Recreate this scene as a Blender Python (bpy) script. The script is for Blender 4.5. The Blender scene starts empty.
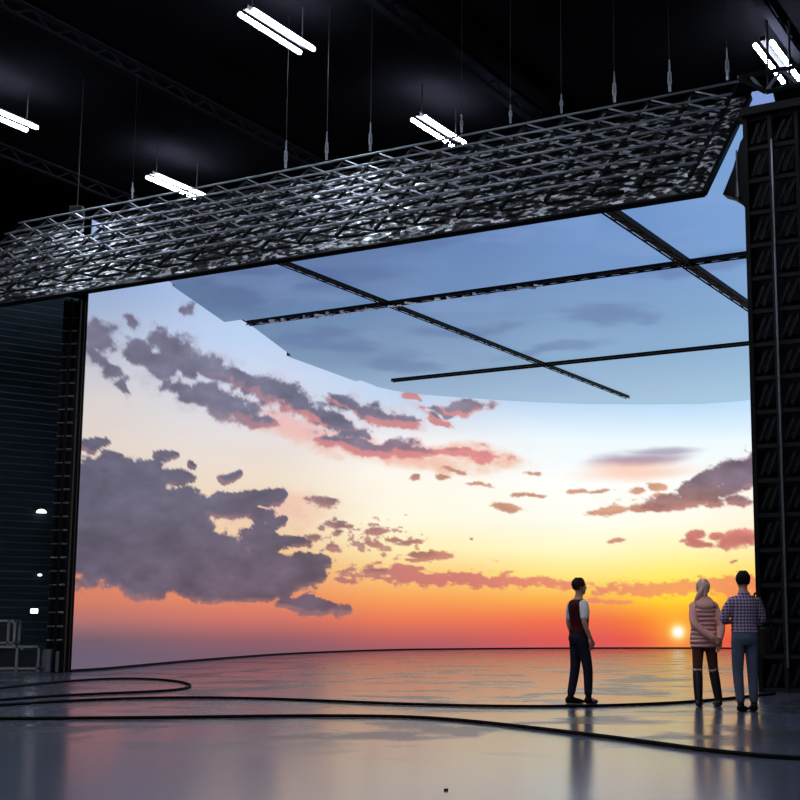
import bpy, bmesh, math, random
import numpy as np
from mathutils import Vector, Matrix
random.seed(7)
C = bpy.context.scene.collection
SC = bpy.context.scene

# ------------------------------------------------------------------ camera
F, CX, TH, HC = 1300.0, 500.0, math.radians(8.3), 1.17
CY = 620.0 - F * math.tan(TH)
ct, st = math.cos(TH), math.sin(TH)
cam = bpy.data.cameras.new('camera')
cam.sensor_width = 36.0
cam.lens = F * 36.0 / 800.0
cam.shift_x = (400.0 - CX) / 800.0
cam.shift_y = (CY - 400.0) / 800.0
cam.clip_end = 500
co = bpy.data.objects.new('camera', cam)
C.objects.link(co)
co.location = (0, 0, HC)
co.rotation_euler = (math.radians(90) + TH, 0, 0)
SC.camera = co

def ray(u, v):
    a, b = (u - CX) / F, (CY - v) / F
    return Vector((a, ct - b * st, st + b * ct))
def at_y(u, v, y):
    d = ray(u, v); k = y / d.y
    return Vector((d.x * k, y, HC + d.z * k))
def at_z(u, v, z):
    d = ray(u, v); k = (z - HC) / d.z
    return Vector((d.x * k, d.y * k, z))
def floor_at(u, v, z=0.0):
    return at_z(u, v, z)
def project(P):
    x, y, z = P[..., 0], P[..., 1], P[..., 2] - HC
    fw = y * ct + z * st
    up = -y * st + z * ct
    return CX + F * x / fw, CY - F * up / fw

# ------------------------------------------------------------------ object helpers
def link(o, parent=None):
    C.objects.link(o)
    if parent is not None:
        o.parent = parent
    return o
def obj(name, bm, mat, parent=None, smooth=False):
    me = bpy.data.meshes.new(name)
    bm.normal_update()
    bm.to_mesh(me); bm.free()
    if smooth:
        me.polygons.foreach_set('use_smooth', [True] * len(me.polygons))
    me.materials.append(mat)
    return link(bpy.data.objects.new(name, me), parent)
def tag(o, label, cat, group=None):
    o['label'] = label; o['category'] = cat
    if group: o['group'] = group
    return o
def thing(name, label, cat, loc=(0, 0, 0), rz=0.0, group=None):
    o = bpy.data.objects.new(name, None); C.objects.link(o)
    o.empty_display_size = 0.2
    o.location = loc; o.rotation_euler = (0, 0, rz)
    return tag(o, label, cat, group)
def struct(name, bm, mat, smooth=False):
    o = obj(name, bm, mat, None, smooth); o['kind'] = 'structure'
    return o
def add_box(bm, cx, cy, cz, sx, sy, sz, M=None, bevel=0.0):
    vs = []
    r = bmesh.ops.create_cube(bm, size=1.0)
    for v in r['verts']:
        v.co = Vector((v.co.x * sx + cx, v.co.y * sy + cy, v.co.z * sz + cz))
        vs.append(v)
    if bevel > 0:
        es = list({e for v in vs for e in v.link_edges})
        q = bmesh.ops.bevel(bm, geom=es, offset=bevel, segments=2, affect='EDGES', profile=0.5)
        vs = [v for v in q['verts']] if False else list({v for f in q['faces'] for v in f.verts} | {v for v in vs if v.is_valid})
    if M is not None:
        for v in vs: v.co = M @ v.co
    return bm
def add_bar(bm, p, q, r, n=8, r2=None):
    p, q = Vector(p), Vector(q); d = q - p
    if d.length < 1e-6: return bm
    z = d.normalized()
    x = z.orthogonal().normalized(); y = z.cross(x)
    r2 = r if r2 is None else r2
    A, B = [], []
    for i in range(n):
        a = 2 * math.pi * i / n
        o = x * math.cos(a) + y * math.sin(a)
        A.append(bm.verts.new(p + o * r)); B.append(bm.verts.new(q + o * r2))
    for i in range(n):
        j = (i + 1) % n
        bm.faces.new((A[i], A[j], B[j], B[i]))
    bm.faces.new(A[::-1]); bm.faces.new(B)
    return bm
def add_beam(bm, p, q, w, h, up=Vector((0, 0, 1))):
    """square bar from p to q, w across, h along up"""
    p, q = Vector(p), Vector(q); z = (q - p).normalized()
    x = z.cross(up)
    if x.length < 1e-4: x = z.orthogonal()
    x.normalize(); y = x.cross(z).normalized()
    R = []
    for c in (p, q):
        R.append([bm.verts.new(c + x * sx * w / 2 + y * sy * h / 2) for sx, sy in ((-1, -1), (1, -1), (1, 1), (-1, 1))])
    A, B = R
    for i in range(4):
        j = (i + 1) % 4
        bm.faces.new((A[i], A[j], B[j], B[i]))
    bm.faces.new(A[::-1]); bm.faces.new(B)
    bmesh.ops.recalc_face_normals(bm, faces=bm.faces[:])
    return bm
def add_loft(bm, secs, n=20):
    """secs: list of (centre, xaxis*a, yaxis*b) closed with fans"""
    rings = []
    for c, xa, ya in secs:
        rings.append([bm.verts.new(Vector(c) + Vector(xa) * math.cos(2 * math.pi * i / n) + Vector(ya) * math.sin(2 * math.pi * i / n)) for i in range(n)])
    for A, B in zip(rings, rings[1:]):
        for i in range(n):
            j = (i + 1) % n
            bm.faces.new((A[i], A[j], B[j], B[i]))
    bm.faces.new(rings[0][::-1]); bm.faces.new(rings[-1])
    return bm
def zloft(bm, rows, n=24):
    """rows: (z, half width x, half depth y, x offset, y offset)"""
    return add_loft(bm, [((r[3], r[4], r[0]), (r[1], 0, 0), (0, r[2], 0)) for r in rows], n)
def add_limb(bm, pts, radii, n=14):
    """tapering tube through points with rounded ends"""
    P = [Vector(p) for p in pts]
    secs = []
    ax = None
    L = len(P)
    # refine
    Q, R = [], []
    for i in range(L - 1):
        steps = 6
        for k in range(steps):
            t = k / steps
            p0 = P[max(i - 1, 0)]; p1 = P[i]; p2 = P[i + 1]; p3 = P[min(i + 2, L - 1)]
            c = 0.5 * ((2 * p1) + (p2 - p0) * t + (2 * p0 - 5 * p1 + 4 * p2 - p3) * t * t + (3 * p1 - p0 - 3 * p2 + p3) * t ** 3)
            Q.append(c); R.append(radii[i] * (1 - t) + radii[i + 1] * t)
    Q.append(P[-1]); R.append(radii[-1])
    d0 = (Q[1] - Q[0]).normalized(); d1 = (Q[-1] - Q[-2]).normalized()
    Q2, R2 = [], []
    for s in (0.95, 0.75, 0.4):
        Q2.append(Q[0] - d0 * R[0] * s); R2.append(R[0] * math.sqrt(1 - s * s))
    Q2 += Q; R2 += R
    for s in (0.4, 0.75, 0.95):
        Q2.append(Q[-1] + d1 * R[-1] * s); R2.append(R[-1] * math.sqrt(1 - s * s))
    x = d0.orthogonal().normalized()
    for i, c in enumerate(Q2):
        z = (Q2[min(i + 1, len(Q2) - 1)] - Q2[max(i - 1, 0)]).normalized()
        x = (x - z * x.dot(z)).normalized(); y = z.cross(x)
        secs.append((c, x * R2[i], y * R2[i]))
    return add_loft(bm, secs, n)
def add_ball(bm, c, rx, ry, rz, M=None, seg=18):
    r = bmesh.ops.create_uvsphere(bm, u_segments=seg, v_segments=seg // 2 + 2, radius=1.0)
    for v in r['verts']:
        p = Vector((v.co.x * rx, v.co.y * ry, v.co.z * rz))
        if M is not None: p = M @ p
        v.co = p + Vector(c)
    return bm
def grid_mesh(name, P, mat, parent=None, cols=None, smooth=True, flip=False):
    """P: (rows, cols, 3) array of points; cols: matching rgb array (linear) -> colour attribute 'picture'"""
    nr, nc = P.shape[:2]
    me = bpy.data.meshes.new(name)
    idx = np.arange(nr * nc).reshape(nr, nc)
    a, b, c, d = idx[:-1, :-1], idx[:-1, 1:], idx[1:, 1:], idx[1:, :-1]
    q = np.stack([a, b, c, d] if not flip else [d, c, b, a], -1).reshape(-1, 4)
    me.vertices.add(nr * nc); me.vertices.foreach_set('co', P.astype(np.float32).ravel())
    me.loops.add(q.size); me.loops.foreach_set('vertex_index', q.astype(np.int32).ravel())
    me.polygons.add(len(q))
    me.polygons.foreach_set('loop_start', np.arange(0, q.size, 4, dtype=np.int32))
    me.update(calc_edges=True)
    if smooth: me.polygons.foreach_set('use_smooth', np.ones(len(q), dtype=bool))
    if cols is not None:
        at = me.attributes.new('picture', 'FLOAT_COLOR', 'POINT')
        rgba = np.ones((nr * nc, 4), dtype=np.float32); rgba[:, :3] = cols.reshape(-1, 3)
        at.data.foreach_set('color', rgba.ravel())
    me.materials.append(mat)
    me.validate()
    return link(bpy.data.objects.new(name, me), parent)

# ------------------------------------------------------------------ materials
def lin(c):
    return tuple(((x / 255) / 12.92 if x / 255 <= 0.04045 else ((x / 255 + 0.055) / 1.055) ** 2.4) for x in c)
def mat(name, rgb, rough=0.6, metal=0.0, emit=None, spec=0.5, noise=0.0, nscale=8.0, bump=0.0, bscale=40.0, stretch=(1, 1, 1)):
    m = bpy.data.materials.new(name); m.use_nodes = True
    nt = m.node_tree; b = nt.nodes['Principled BSDF']
    b.inputs['Base Color'].default_value = (*lin(rgb), 1)
    b.inputs['Roughness'].default_value = rough; b.inputs['Metallic'].default_value = metal
    b.inputs['Specular IOR Level'].default_value = spec
    if emit:
        b.inputs['Emission Color'].default_value = (*lin(emit[0]), 1); b.inputs['Emission Strength'].default_value = emit[1]
    if noise or bump:
        tc = nt.nodes.new('ShaderNodeTexCoord'); mp = nt.nodes.new('ShaderNodeMapping')
        mp.inputs['Scale'].default_value = stretch
        nt.links.new(tc.outputs['Object'], mp.inputs['Vector'])
    if noise:
        n = nt.nodes.new('ShaderNodeTexNoise'); n.inputs['Scale'].default_value = nscale; n.inputs['Detail'].default_value = 5
        nt.links.new(mp.outputs['Vector'], n.inputs['Vector'])
        mx = nt.nodes.new('ShaderNodeMix'); mx.data_type = 'RGBA'
        mx.inputs[6].default_value = (*[x * (1 - noise) for x in lin(rgb)], 1)
        mx.inputs[7].default_value = (*[min(1, x * (1 + noise)) for x in lin(rgb)], 1)
        nt.links.new(n.outputs['Fac'], mx.inputs['Factor'])
        nt.links.new(mx.outputs[2], b.inputs['Base Color'])
    if bump:
        n = nt.nodes.new('ShaderNodeTexNoise'); n.inputs['Scale'].default_value = bscale; n.inputs['Detail'].default_value = 3
        nt.links.new(mp.outputs['Vector'], n.inputs['Vector'])
        bp = nt.nodes.new('ShaderNodeBump'); bp.inputs['Strength'].default_value = bump; bp.inputs['Distance'].default_value = 0.02
        nt.links.new(n.outputs['Fac'], bp.inputs['Height'])
        nt.links.new(bp.outputs['Normal'], b.inputs['Normal'])
    return m
def nd(m, t, **kw):
    n = m.node_tree.nodes.new(t)
    for k, v in kw.items(): setattr(n, k, v)
    return n

M_black = mat('black_steel', (10, 10, 11), 0.6, 0.0, spec=.12, noise=0.3, nscale=3)
M_dark = mat('charcoal_steel', (22, 23, 26), 0.6, 0.0, spec=.2, noise=0.3, nscale=5)
M_rail = mat('aluminium_rail', (138, 142, 150), 0.42, 0.6, noise=0.15, nscale=6)
M_alu = mat('dull_aluminium', (120, 122, 128), 0.45, 0.8, noise=0.2, nscale=4)
M_roof = mat('roof_deck', (11, 11, 14), 0.9, spec=0.0, noise=0.5, nscale=0.6)
M_roofbeam = mat('roof_beam', (22, 22, 27), 0.9, 0.0, spec=0.0, noise=0.3, nscale=2)
M_tube = mat('lamp_tube', (255, 255, 255), 0.4, emit=((226, 236, 255), 118.0))
M_bulb = mat('wall_lamp_glow', (255, 255, 255), 0.4, emit=((244, 246, 255), 2.0))
M_rubber = mat('black_rubber', (8, 8, 9), 0.85, spec=.15, noise=0.2)

def screen_mat():
    m = bpy.data.materials.new('led_screen'); m.use_nodes = True
    nt = m.node_tree; b = nt.nodes['Principled BSDF']
    b.inputs['Base Color'].default_value = (0.012, 0.012, 0.014, 1); b.inputs['Roughness'].default_value = 0.7
    b.inputs['Specular IOR Level'].default_value = 0.1
    a = nd(m, 'ShaderNodeAttribute'); a.attribute_name = 'picture'
    nt.links.new(a.outputs['Color'], b.inputs['Emission Color'])
    b.inputs['Emission Strength'].default_value = 1.0
    return m
M_screen = screen_mat()

def floor_mat():
    m = bpy.data.materials.new('polished_floor'); m.use_nodes = True
    nt = m.node_tree; b = nt.nodes['Principled BSDF']; L = nt.links.new
    tc = nd(m, 'ShaderNodeTexCoord'); mp = nd(m, 'ShaderNodeMapping')
    mp.inputs['Scale'].default_value = (0.34, 0.36, 1); L(tc.outputs['Object'], mp.inputs['Vector'])
    n1 = nd(m, 'ShaderNodeTexNoise'); n1.inputs['Scale'].default_value = 1.6; n1.inputs['Detail'].default_value = 7; n1.inputs['Roughness'].default_value = 0.6
    n1.inputs['Distortion'].default_value = 0.6
    L(mp.outputs['Vector'], n1.inputs['Vector'])
    r1 = nd(m, 'ShaderNodeValToRGB'); r1.color_ramp.elements[0].position = 0.42; r1.color_ramp.elements[1].position = 0.52
    L(n1.outputs['Fac'], r1.inputs['Fac'])
    n2 = nd(m, 'ShaderNodeTexNoise'); n2.inputs['Scale'].default_value = 6; n2.inputs['Detail'].default_value = 6
    L(tc.outputs['Object'], n2.inputs['Vector'])
    mx = nd(m, 'ShaderNodeMix', data_type='RGBA')
    mx.inputs[6].default_value = (0.040, 0.043, 0.054, 1); mx.inputs[7].default_value = (0.105, 0.112, 0.155, 1)
    L(r1.outputs['Color'], mx.inputs['Factor']); L(mx.outputs[2], b.inputs['Base Color'])
    # darker, duller patches lie in the middle of the floor only
    sx = nd(m, 'ShaderNodeSeparateXYZ'); L(tc.outputs['Object'], sx.inputs[0])
    wr = nd(m, 'ShaderNodeMapRange'); wr.inputs['From Min'].default_value = 11.0; wr.inputs['From Max'].default_value = 13.5; L(sx.outputs['Y'], wr.inputs['Value'])
    inv = nd(m, 'ShaderNodeMath', operation='SUBTRACT'); inv.inputs[0].default_value = 1.0; L(r1.outputs['Color'], inv.inputs[1])
    dull = nd(m, 'ShaderNodeMath', operation='MULTIPLY'); L(inv.outputs[0], dull.inputs[0]); L(wr.outputs['Result'], dull.inputs[1])
    b.inputs['IOR'].default_value = 1.75
    for tgt, lo, hi in (('Specular IOR Level', .85, .25), ('Roughness', .17, .30)):
        q = nd(m, 'ShaderNodeMapRange'); q.inputs['To Min'].default_value = lo; q.inputs['To Max'].default_value = hi
        L(dull.outputs[0], q.inputs['Value']); L(q.outputs['Result'], b.inputs[tgt])
    q = nd(m, 'ShaderNodeMapRange'); L(dull.outputs[0], q.inputs['Value']); q.inputs['To Min'].default_value = 1; q.inputs['To Max'].default_value = 0; L(q.outputs['Result'], mx.inputs['Factor'])
    bp = nd(m, 'ShaderNodeBump'); bp.inputs['Strength'].default_value = 0.05; bp.inputs['Distance'].default_value = 0.02
    L(n2.outputs['Fac'], bp.inputs['Height']); L(bp.outputs['Normal'], b.inputs['Normal'])
    return m
M_floor = floor_mat()

# ------------------------------------------------------------------ picture shown on the screens (procedural noise clouds)
rng = np.random.default_rng(11)
TAB = rng.random((256, 256))
def vnoise(x, y):
    xi = np.floor(x).astype(int); yi = np.floor(y).astype(int)
    fx = x - xi; fy = y - yi
    fx = fx * fx * (3 - 2 * fx); fy = fy * fy * (3 - 2 * fy)
    g = lambda i, j: TAB[(xi + i) & 255, (yi + j) & 255]
    return (g(0, 0) * (1 - fx) + g(1, 0) * fx) * (1 - fy) + (g(0, 1) * (1 - fx) + g(1, 1) * fx) * fy
def fbm(x, y, o=5, gain=0.5):
    s = 0; a = 1; t = 0
    for k in range(o):
        s = s + a * vnoise(x * 2 ** k + 17.3 * k, y * 2 ** k + 9.1 * k); t += a; a *= gain
    return s / t
def sstep(a, b, x):
    t = np.clip((x - a) / (b - a), 0, 1); return t * t * (3 - 2 * t)
def linA(c):
    c = np.clip(c, 0, 255) / 255.0
    return np.where(c <= 0.04045, c / 12.92, ((c + 0.055) / 1.055) ** 2.4)
GX = np.array([80, 250, 420, 590, 678, 760.0])
GY = np.array([290, 340, 400, 440, 480, 520, 550, 575, 600, 620, 640, 655, 690.0])
GC = np.array([
 [(150,172,210),(178,200,238),(150,185,235),(150,190,240),(150,190,240),(150,190,240)],
 [(186,194,214),(190,210,242),(172,202,240),(160,200,245),(160,200,245),(160,200,245)],
 [(218,210,208),(214,218,232),(196,216,242),(186,215,246),(184,218,250),(190,222,252)],
 [(226,212,203),(230,222,220),(244,242,242),(238,250,255),(236,250,255),(238,250,255)],
 [(230,208,188),(238,220,200),(255,250,238),(255,255,253),(255,255,250),(255,250,242)],
 [(230,190,158),(240,214,180),(255,250,226),(255,254,242),(255,253,236),(255,246,222)],
 [(226,160,125),(240,195,150),(255,238,180),(255,250,200),(255,248,182),(255,240,176)],
 [(222,138,105),(238,165,115),(252,205,125),(255,232,130),(255,236,110),(255,220,105)],
 [(214,125,100),(232,135,100),(248,160,85),(250,178,72),(255,216,45),(252,165,62)],
 [(178,112,108),(205,112,102),(238,122,84),(244,114,74),(255,142,42),(246,116,58)],
 [(116,92,106),(146,93,102),(190,96,98),(226,88,82),(245,92,62),(232,88,64)],
 [(106,92,112),(122,90,108),(154,92,102),(205,100,98),(235,105,78),(225,100,72)],
 [(112,96,118),(126,95,112),(156,96,106),(205,105,100),(230,108,82),(220,102,76)]], float)
def interp_grid(u, v, gx, gy, gc):
    ix = np.clip(np.searchsorted(gx, u) - 1, 0, len(gx) - 2); iy = np.clip(np.searchsorted(gy, v) - 1, 0, len(gy) - 2)
    fx = np.clip((u - gx[ix]) / (gx[ix + 1] - gx[ix]), 0, 1); fy = np.clip((v - gy[iy]) / (gy[iy + 1] - gy[iy]), 0, 1)
    fx = (fx * fx * (3 - 2 * fx))[..., None]; fy = fy[..., None]
    return (gc[iy, ix] * (1 - fx) + gc[iy, ix + 1] * fx) * (1 - fy) + (gc[iy + 1, ix] * (1 - fx) + gc[iy + 1, ix + 1] * fx) * fy
def blobs(u, v, L, wob=10.0, sc=28.0):
    """soft union of tilted ellipses, edges broken by noise"""
    wu = u + wob * (fbm(u / sc, v / sc * 1.4) - 0.5) * 2
    wv = v + wob * 0.7 * (fbm(u / sc + 40, v / sc * 1.4 + 13) - 0.5) * 2
    D = np.full(u.shape, -3.0)
    for b in L:
        cx, cy, rx, ry = b[:4]; a = math.radians(b[4] if len(b) > 4 else 0)
        dx, dy = wu - cx, wv - cy
        x = (dx * math.cos(a) + dy * math.sin(a)) / rx; y = (-dx * math.sin(a) + dy * math.cos(a)) / ry
        D = np.maximum(D, 1 - np.sqrt(x * x + y * y))
    return D
# clouds: cx, cy, rx, ry, tilt
UPPER = [(100,338,22,16,40),(94,356,16,10,40),(108,368,26,9,42),(122,386,14,4,45),(138,350,20,14,40),(158,368,26,17,42),(178,386,16,8,35),(160,342,18,12,35),(176,352,22,16,30),(190,366,16,12,30),
         (206,364,20,12,15),(216,372,16,8,20),(236,376,18,12,10),(250,386,16,12,15),
         (198,396,22,14,15),(222,404,28,15,22),(244,412,22,10,20),(262,422,18,6,22),(276,392,32,16,20),(302,406,32,15,22),(332,420,34,11,22),(352,432,22,5,20),
         (340,402,22,8,12),(366,412,28,11,14),(392,418,22,9,16),(412,424,14,7,0),(330,438,18,7,10),(350,444,22,8,8),(372,450,26,9,8),(398,450,26,9,2),(416,454,18,7,5),
         (466,408,28,9,-4),(440,411,26,6,8),(404,420,12,8,0),(412,396,14,3,10),(436,420,20,3,25),(455,452,42,5,2),(486,455,26,7,8),(190,310,6,8,60),(130,322,10,5,45)]
MASS = [(90,530,60,56,0),(120,550,70,34,4),(160,575,66,24,4),(230,588,60,14,2),(96,505,44,52,0),(130,490,46,36,15),(92,560,60,20,2),(150,535,70,52,10),(195,560,70,38,8),(215,582,60,22,3),(252,572,64,26,4),(292,572,42,16,4),(110,466,26,14,0),
        (176,478,20,9,5),(146,470,20,12,10),(180,505,38,20,8),(225,508,36,15,4),(252,512,24,11,0),(262,498,22,9,-5),(278,497,11,8,0),(163,457,10,7,0),(190,466,6,4,0),(226,476,14,5,-4),
        (92,445,18,6,6),(308,605,40,11,8),(258,540,30,16,0),(296,543,22,7,2),(310,560,28,8,6),(268,525,22,6,0),(276,520,12,5,0)]
SMALL = [(326,502,19,6,8),(335,524,14,6,5),(338,532,8,4,0),(374,530,16,5,-5),(315,538,12,5,0),(350,527,5,3,0),(330,548,14,4,8),(408,543,18,4,-2),(392,539,8,3,0),(430,555,30,5,-4),(370,545,16,3,5),(372,571,26,4,0),
         (412,560,20,3,0),(320,530,6,3,0),(455,470,15,3,14),(478,484,15,3,4),(505,508,17,4,8),(518,494,9,3,-10),(538,495,13,2.5,3),(576,492,11,2.6,-6),(600,491,12,2,-4),(610,511,22,6,-8),(640,508,34,4,-2),(415,478,7,4,0),(445,478,10,3,10),(530,474,12,3,5),
         (638,491,10,4,0),(656,488,12,4,0),(660,496,7,3,0),(616,541,9,2,-5),(688,541,10,2,-5),(735,563,6,2,-10),(472,540,3,2,0)]
RIGHT = [(744,472,30,22,-10),(715,478,26,10,-15),(698,482,16,8,0),(712,492,44,9,-6),(690,502,42,8,-2),(664,508,24,6,0),(690,488,14,8,0),(668,505,12,6,0),(740,500,16,7,8),(735,486,26,8,0)]
REDR = [(738,538,26,11,-12),(700,545,18,5,4),(696,535,12,6,-10),(718,536,12,5,-5)]
LENS = [(640,459,56,9,-5),(664,451,42,6,-2),(745,462,24,6,-10)]
BAND = [(470,580,110,8,3),(395,572,44,7,4),(560,584,44,5,3),(420,578,60,9,2),(672,588,76,8,-1),(640,591,54,6,-1),(738,586,44,11,-2),(600,602,40,2.4,3),(345,580,14,3,6)]
def picture(u, v):
    base = interp_grid(u, v, GX, GY, GC)
    f1 = .5 + 2.0 * (fbm(u / 13, v / 9, 6, 0.62) - .5); f2 = .5 + 1.8 * (fbm(u / 44 + 7, v / 20 + 3, 5) - .5)
    f3 = .5 + 2.2 * (fbm(u / 9 + 31, v / 4.5 + 7, 5, .6) - .5)
    def lay(col, D, amp, lo, hi, fn):
        a = sstep(lo, hi, D + amp * (fn - 0.5))[..., None]
        return a
    out = base
    # long low bands
    a = lay(out, blobs(u, v, BAND, 6, 30), 0.9, -0.05, 0.4, f3) * 0.85
    bc = interp_grid(u, v, np.array([300, 450, 560, 680, 760.]), np.array([560, 600.]), np.array([[(165,110,125),(205,112,112),(228,130,110),(244,150,98),(240,135,92)]] * 2, float))
    out = out * (1 - a) + bc * a
    # hazy lens clouds
    DL = blobs(u, v, LENS, 5, 40)
    a = sstep(-0.25, 0.75, DL + 0.45 * (fbm(u / 60, v / 7, 5) - 0.5))[..., None] * 0.9
    lc = interp_grid(u, v, np.array([580, 700.]), np.array([446, 460, 470.]), np.array([[(172,176,198)] * 2, [(176,150,168)] * 2, [(248,190,168)] * 2], float))
    out = out * (1 - a) + lc * a
    a = sstep(-0.5, 0.9, blobs(u, v, [(636,472,56,9,-2)], 6, 40))[..., None] * 0.7
    out = out * (1 - a) + np.array((250, 196, 170.)) * a
    # peach glow under clouds
    a = sstep(-0.6, 0.7, blobs(u, v, [(300,430,60,12,20),(410,458,70,10,8),(470,455,50,9,6),(255,420,30,8,22),(268,512,60,18,0),(350,440,50,9,16)], 8, 30) + 0.7 * (f1 - .5))[..., None] * 0.75
    pc = interp_grid(u, v, np.array([100, 300, 500.]), np.array([400, 520.]), np.array([[(228,196,190),(240,176,172),(242,178,160)], [(226,190,178),(238,190,168),(240,190,150)]], float))
    out = out * (1 - a) + pc * a
    # thin haze round the upper clouds
    a = sstep(-.55, .6, blobs(u, v, UPPER, 14, 24) + 1.0 * (f1 - .5))[..., None] * .38
    out = out * (1 - a) + interp_grid(u, v, np.array([90, 300, 500.]), np.array([340, 450.]), np.array([[(150,146,166),(176,166,186),(210,190,200)], [(190,170,176),(232,176,176),(240,180,170)]], float)) * a
    # loose small puffs
    pf = .5 + 2.3 * (fbm(u / 11 + 3, v / 5 + 60, 5, .6) - .5)
    zone = np.exp(-((u - 372) / 66) ** 4 - ((v - 537) / 26) ** 4) * .9 + np.exp(-((u - 470) / 60) ** 4 - ((v - 562) / 12) ** 4) * .6 + np.exp(-((u - 640) / 60) ** 4 - ((v - 497) / 13) ** 4) * .6
    a = sstep(.64, .80, pf * zone + .12 * zone)[..., None] * .8
    out = out * (1 - a) + interp_grid(u, v, np.array([300, 400, 500, 640.]), np.array([500, 560.]), np.array([[(140,118,128),(176,140,136),(222,180,150),(214,168,146)], [(150,110,118),(188,124,120),(222,150,120),(220,150,120)]], float)) * a
    # cloud bodies
    for L, wob, sc, amp, lo, hi, cols in (
        (UPPER, 10, 18, 1.0, -0.10, 0.34, ((430, ((108,106,128),(106,106,130),(136,124,142))), (452, ((108,106,128),(112,104,126),(176,118,130))))),
        (MASS, 11, 22, 0.52, -0.03, 0.12, ((480, ((90,88,110),(94,90,112),(130,108,120))), (600, ((88,82,104),(98,84,104),(140,94,106))))),
        (SMALL, 4, 16, 1.0, -0.05, 0.4, ((500, ((120,105,120),(135,108,115),(200,150,120))), (560, ((120,100,110),(150,108,110),(190,120,100))))),
        (RIGHT, 7, 18, 0.8, -0.02, 0.3, ((480, ((118,100,112),(118,100,112),(112,96,114))), (508, ((160,112,110),(168,116,108),(150,108,112))))),
        (REDR, 6, 18, 0.8, -0.05, 0.35, ((530, ((205,120,112),) * 3), (548, ((198,112,105),) * 3)))):
        D = blobs(u, v, L, wob, sc)
        a = sstep(lo, hi, D + amp * ((f3 if L in (SMALL, BAND) else f1) * 0.7 + f2 * 0.3 - 0.5))[..., None] * 0.94
        cc = interp_grid(u, v, np.array([90, 300, 500.]) if L is not RIGHT else np.array([600, 700, 750.]), np.array([cols[0][0], cols[1][0]], float), np.array([cols[0][1], cols[1][1]], float))
        # warm lower rims and folds, as in the picture
        off = 7 if L in (UPPER, RIGHT) else 4
        D2 = blobs(u - 2, v + off, L, wob, sc)
        rim = (1 - sstep(-.12, .22, D2 + amp * .5 * (f1 - .5)))[..., None]
        rim = rim * (sstep(170, 330, u) if L is UPPER else 0.55)[..., None] if L is UPPER else rim * .5
        warm = np.array((232, 140, 136.)) if L is UPPER else np.array((214, 140, 128.))
        bil = .5 + 2.0 * (fbm(u / 24 + 70, v / 15 + 20, 6, .6) - .5)
        body = cc * (0.84 + 0.14 * f2[..., None] + 0.2 * bil[..., None])
        body = body * (1 - .75 * rim) + warm * .75 * rim
        if L is UPPER:
            pk = sstep(410, 470, u)[..., None] * sstep(440, 450, v)[..., None] * .7
            body = body * (1 - pk) + np.array((226, 142, 142.)) * pk
        out = out * (1 - a) + body * a
    # purple haze under the big mass, left
    # sea below the horizon and the far shore
    # sun
    r = np.sqrt((u - 678) ** 2 + (v - 632) ** 2)
    g = np.exp(-(r / 26) ** 2)[..., None] * 0.55
    out = out * (1 - g) + np.array((255, 205, 60.)) * g
    g = np.exp(-(r / 9.5) ** 3)[..., None] * .8
    out = out * (1 - g) + np.array((255, 238, 150.)) * g
    g = np.exp(-(r / 5.8) ** 4)[..., None]
    out = out * (1 - g) + np.array((255, 255, 245.)) * g
    out = out * (1 + 0.025 * (fbm(u / 90, v / 25, 4) - 0.5))[..., None]
    return linA(out)
CGX = np.array([200, 320, 450, 600, 760.0]); CGY = np.array([190, 250, 310, 360, 400.0])
CGC = np.array([[(88,108,158),(92,116,172),(98,132,196),(112,152,222),(122,164,232)],
                [(90,112,162),(96,124,182),(104,138,202),(116,152,220),(124,164,230)],
                [(98,124,172),(106,138,192),(116,148,204),(126,162,218),(134,172,228)],
                [(120,148,192),(122,150,196),(132,164,212),(142,178,226),(148,186,234)],
                [(160,186,226),(158,184,224),(160,188,230),(166,196,236),(170,202,240)]], float) * np.array((.97, .97, .91))
def ceil_picture(u, v):
    out = interp_grid(u, v, CGX, CGY, CGC)
    n = fbm(u / 80, v / 18, 6, 0.55)
    a = sstep(-0.3, 0.7, blobs(u, v, [(600,312,70,15,-4),(340,345,70,12,6),(440,232,90,14,-8),(240,290,50,22,10),(330,280,60,14,-8),(560,352,60,6,-6),(690,270,60,8,-10),(470,330,70,8,-4),(400,365,50,6,0)], 14, 60) + 2.2 * (n - 0.5))[..., None] * 0.4
    out = out * (1 - a) + np.array((82, 102, 150.)) * a
    a = sstep(0.52, 0.75, fbm(u / 70 + 9, v / 14 + 4, 5))[..., None] * 0.25
    out = out * (1 - a) + np.array((140, 168, 214.)) * a
    return linA(out)

# ------------------------------------------------------------------ layout frame: T along the header, N into the volume
HB = 8.3
hr = at_z(704, 193.5, HB); hl = at_z(-20, 308, HB)
hl = hl + (hl - hr).normalized() * 1.9
T = Vector((hr.x - hl.x, hr.y - hl.y, 0)).normalized()
N = Vector((-T.y, T.x, 0))
if N.y < 0: N = -N
def tn(p): return (p.x * T.x + p.y * T.y, p.x * N.x + p.y * N.y)
def from_tn(t, n, z=0): 
    p = T * t + N * n
    return Vector((p.x, p.y, z))
EL = floor_at(71, 672); ER = floor_at(761, 692)

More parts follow.
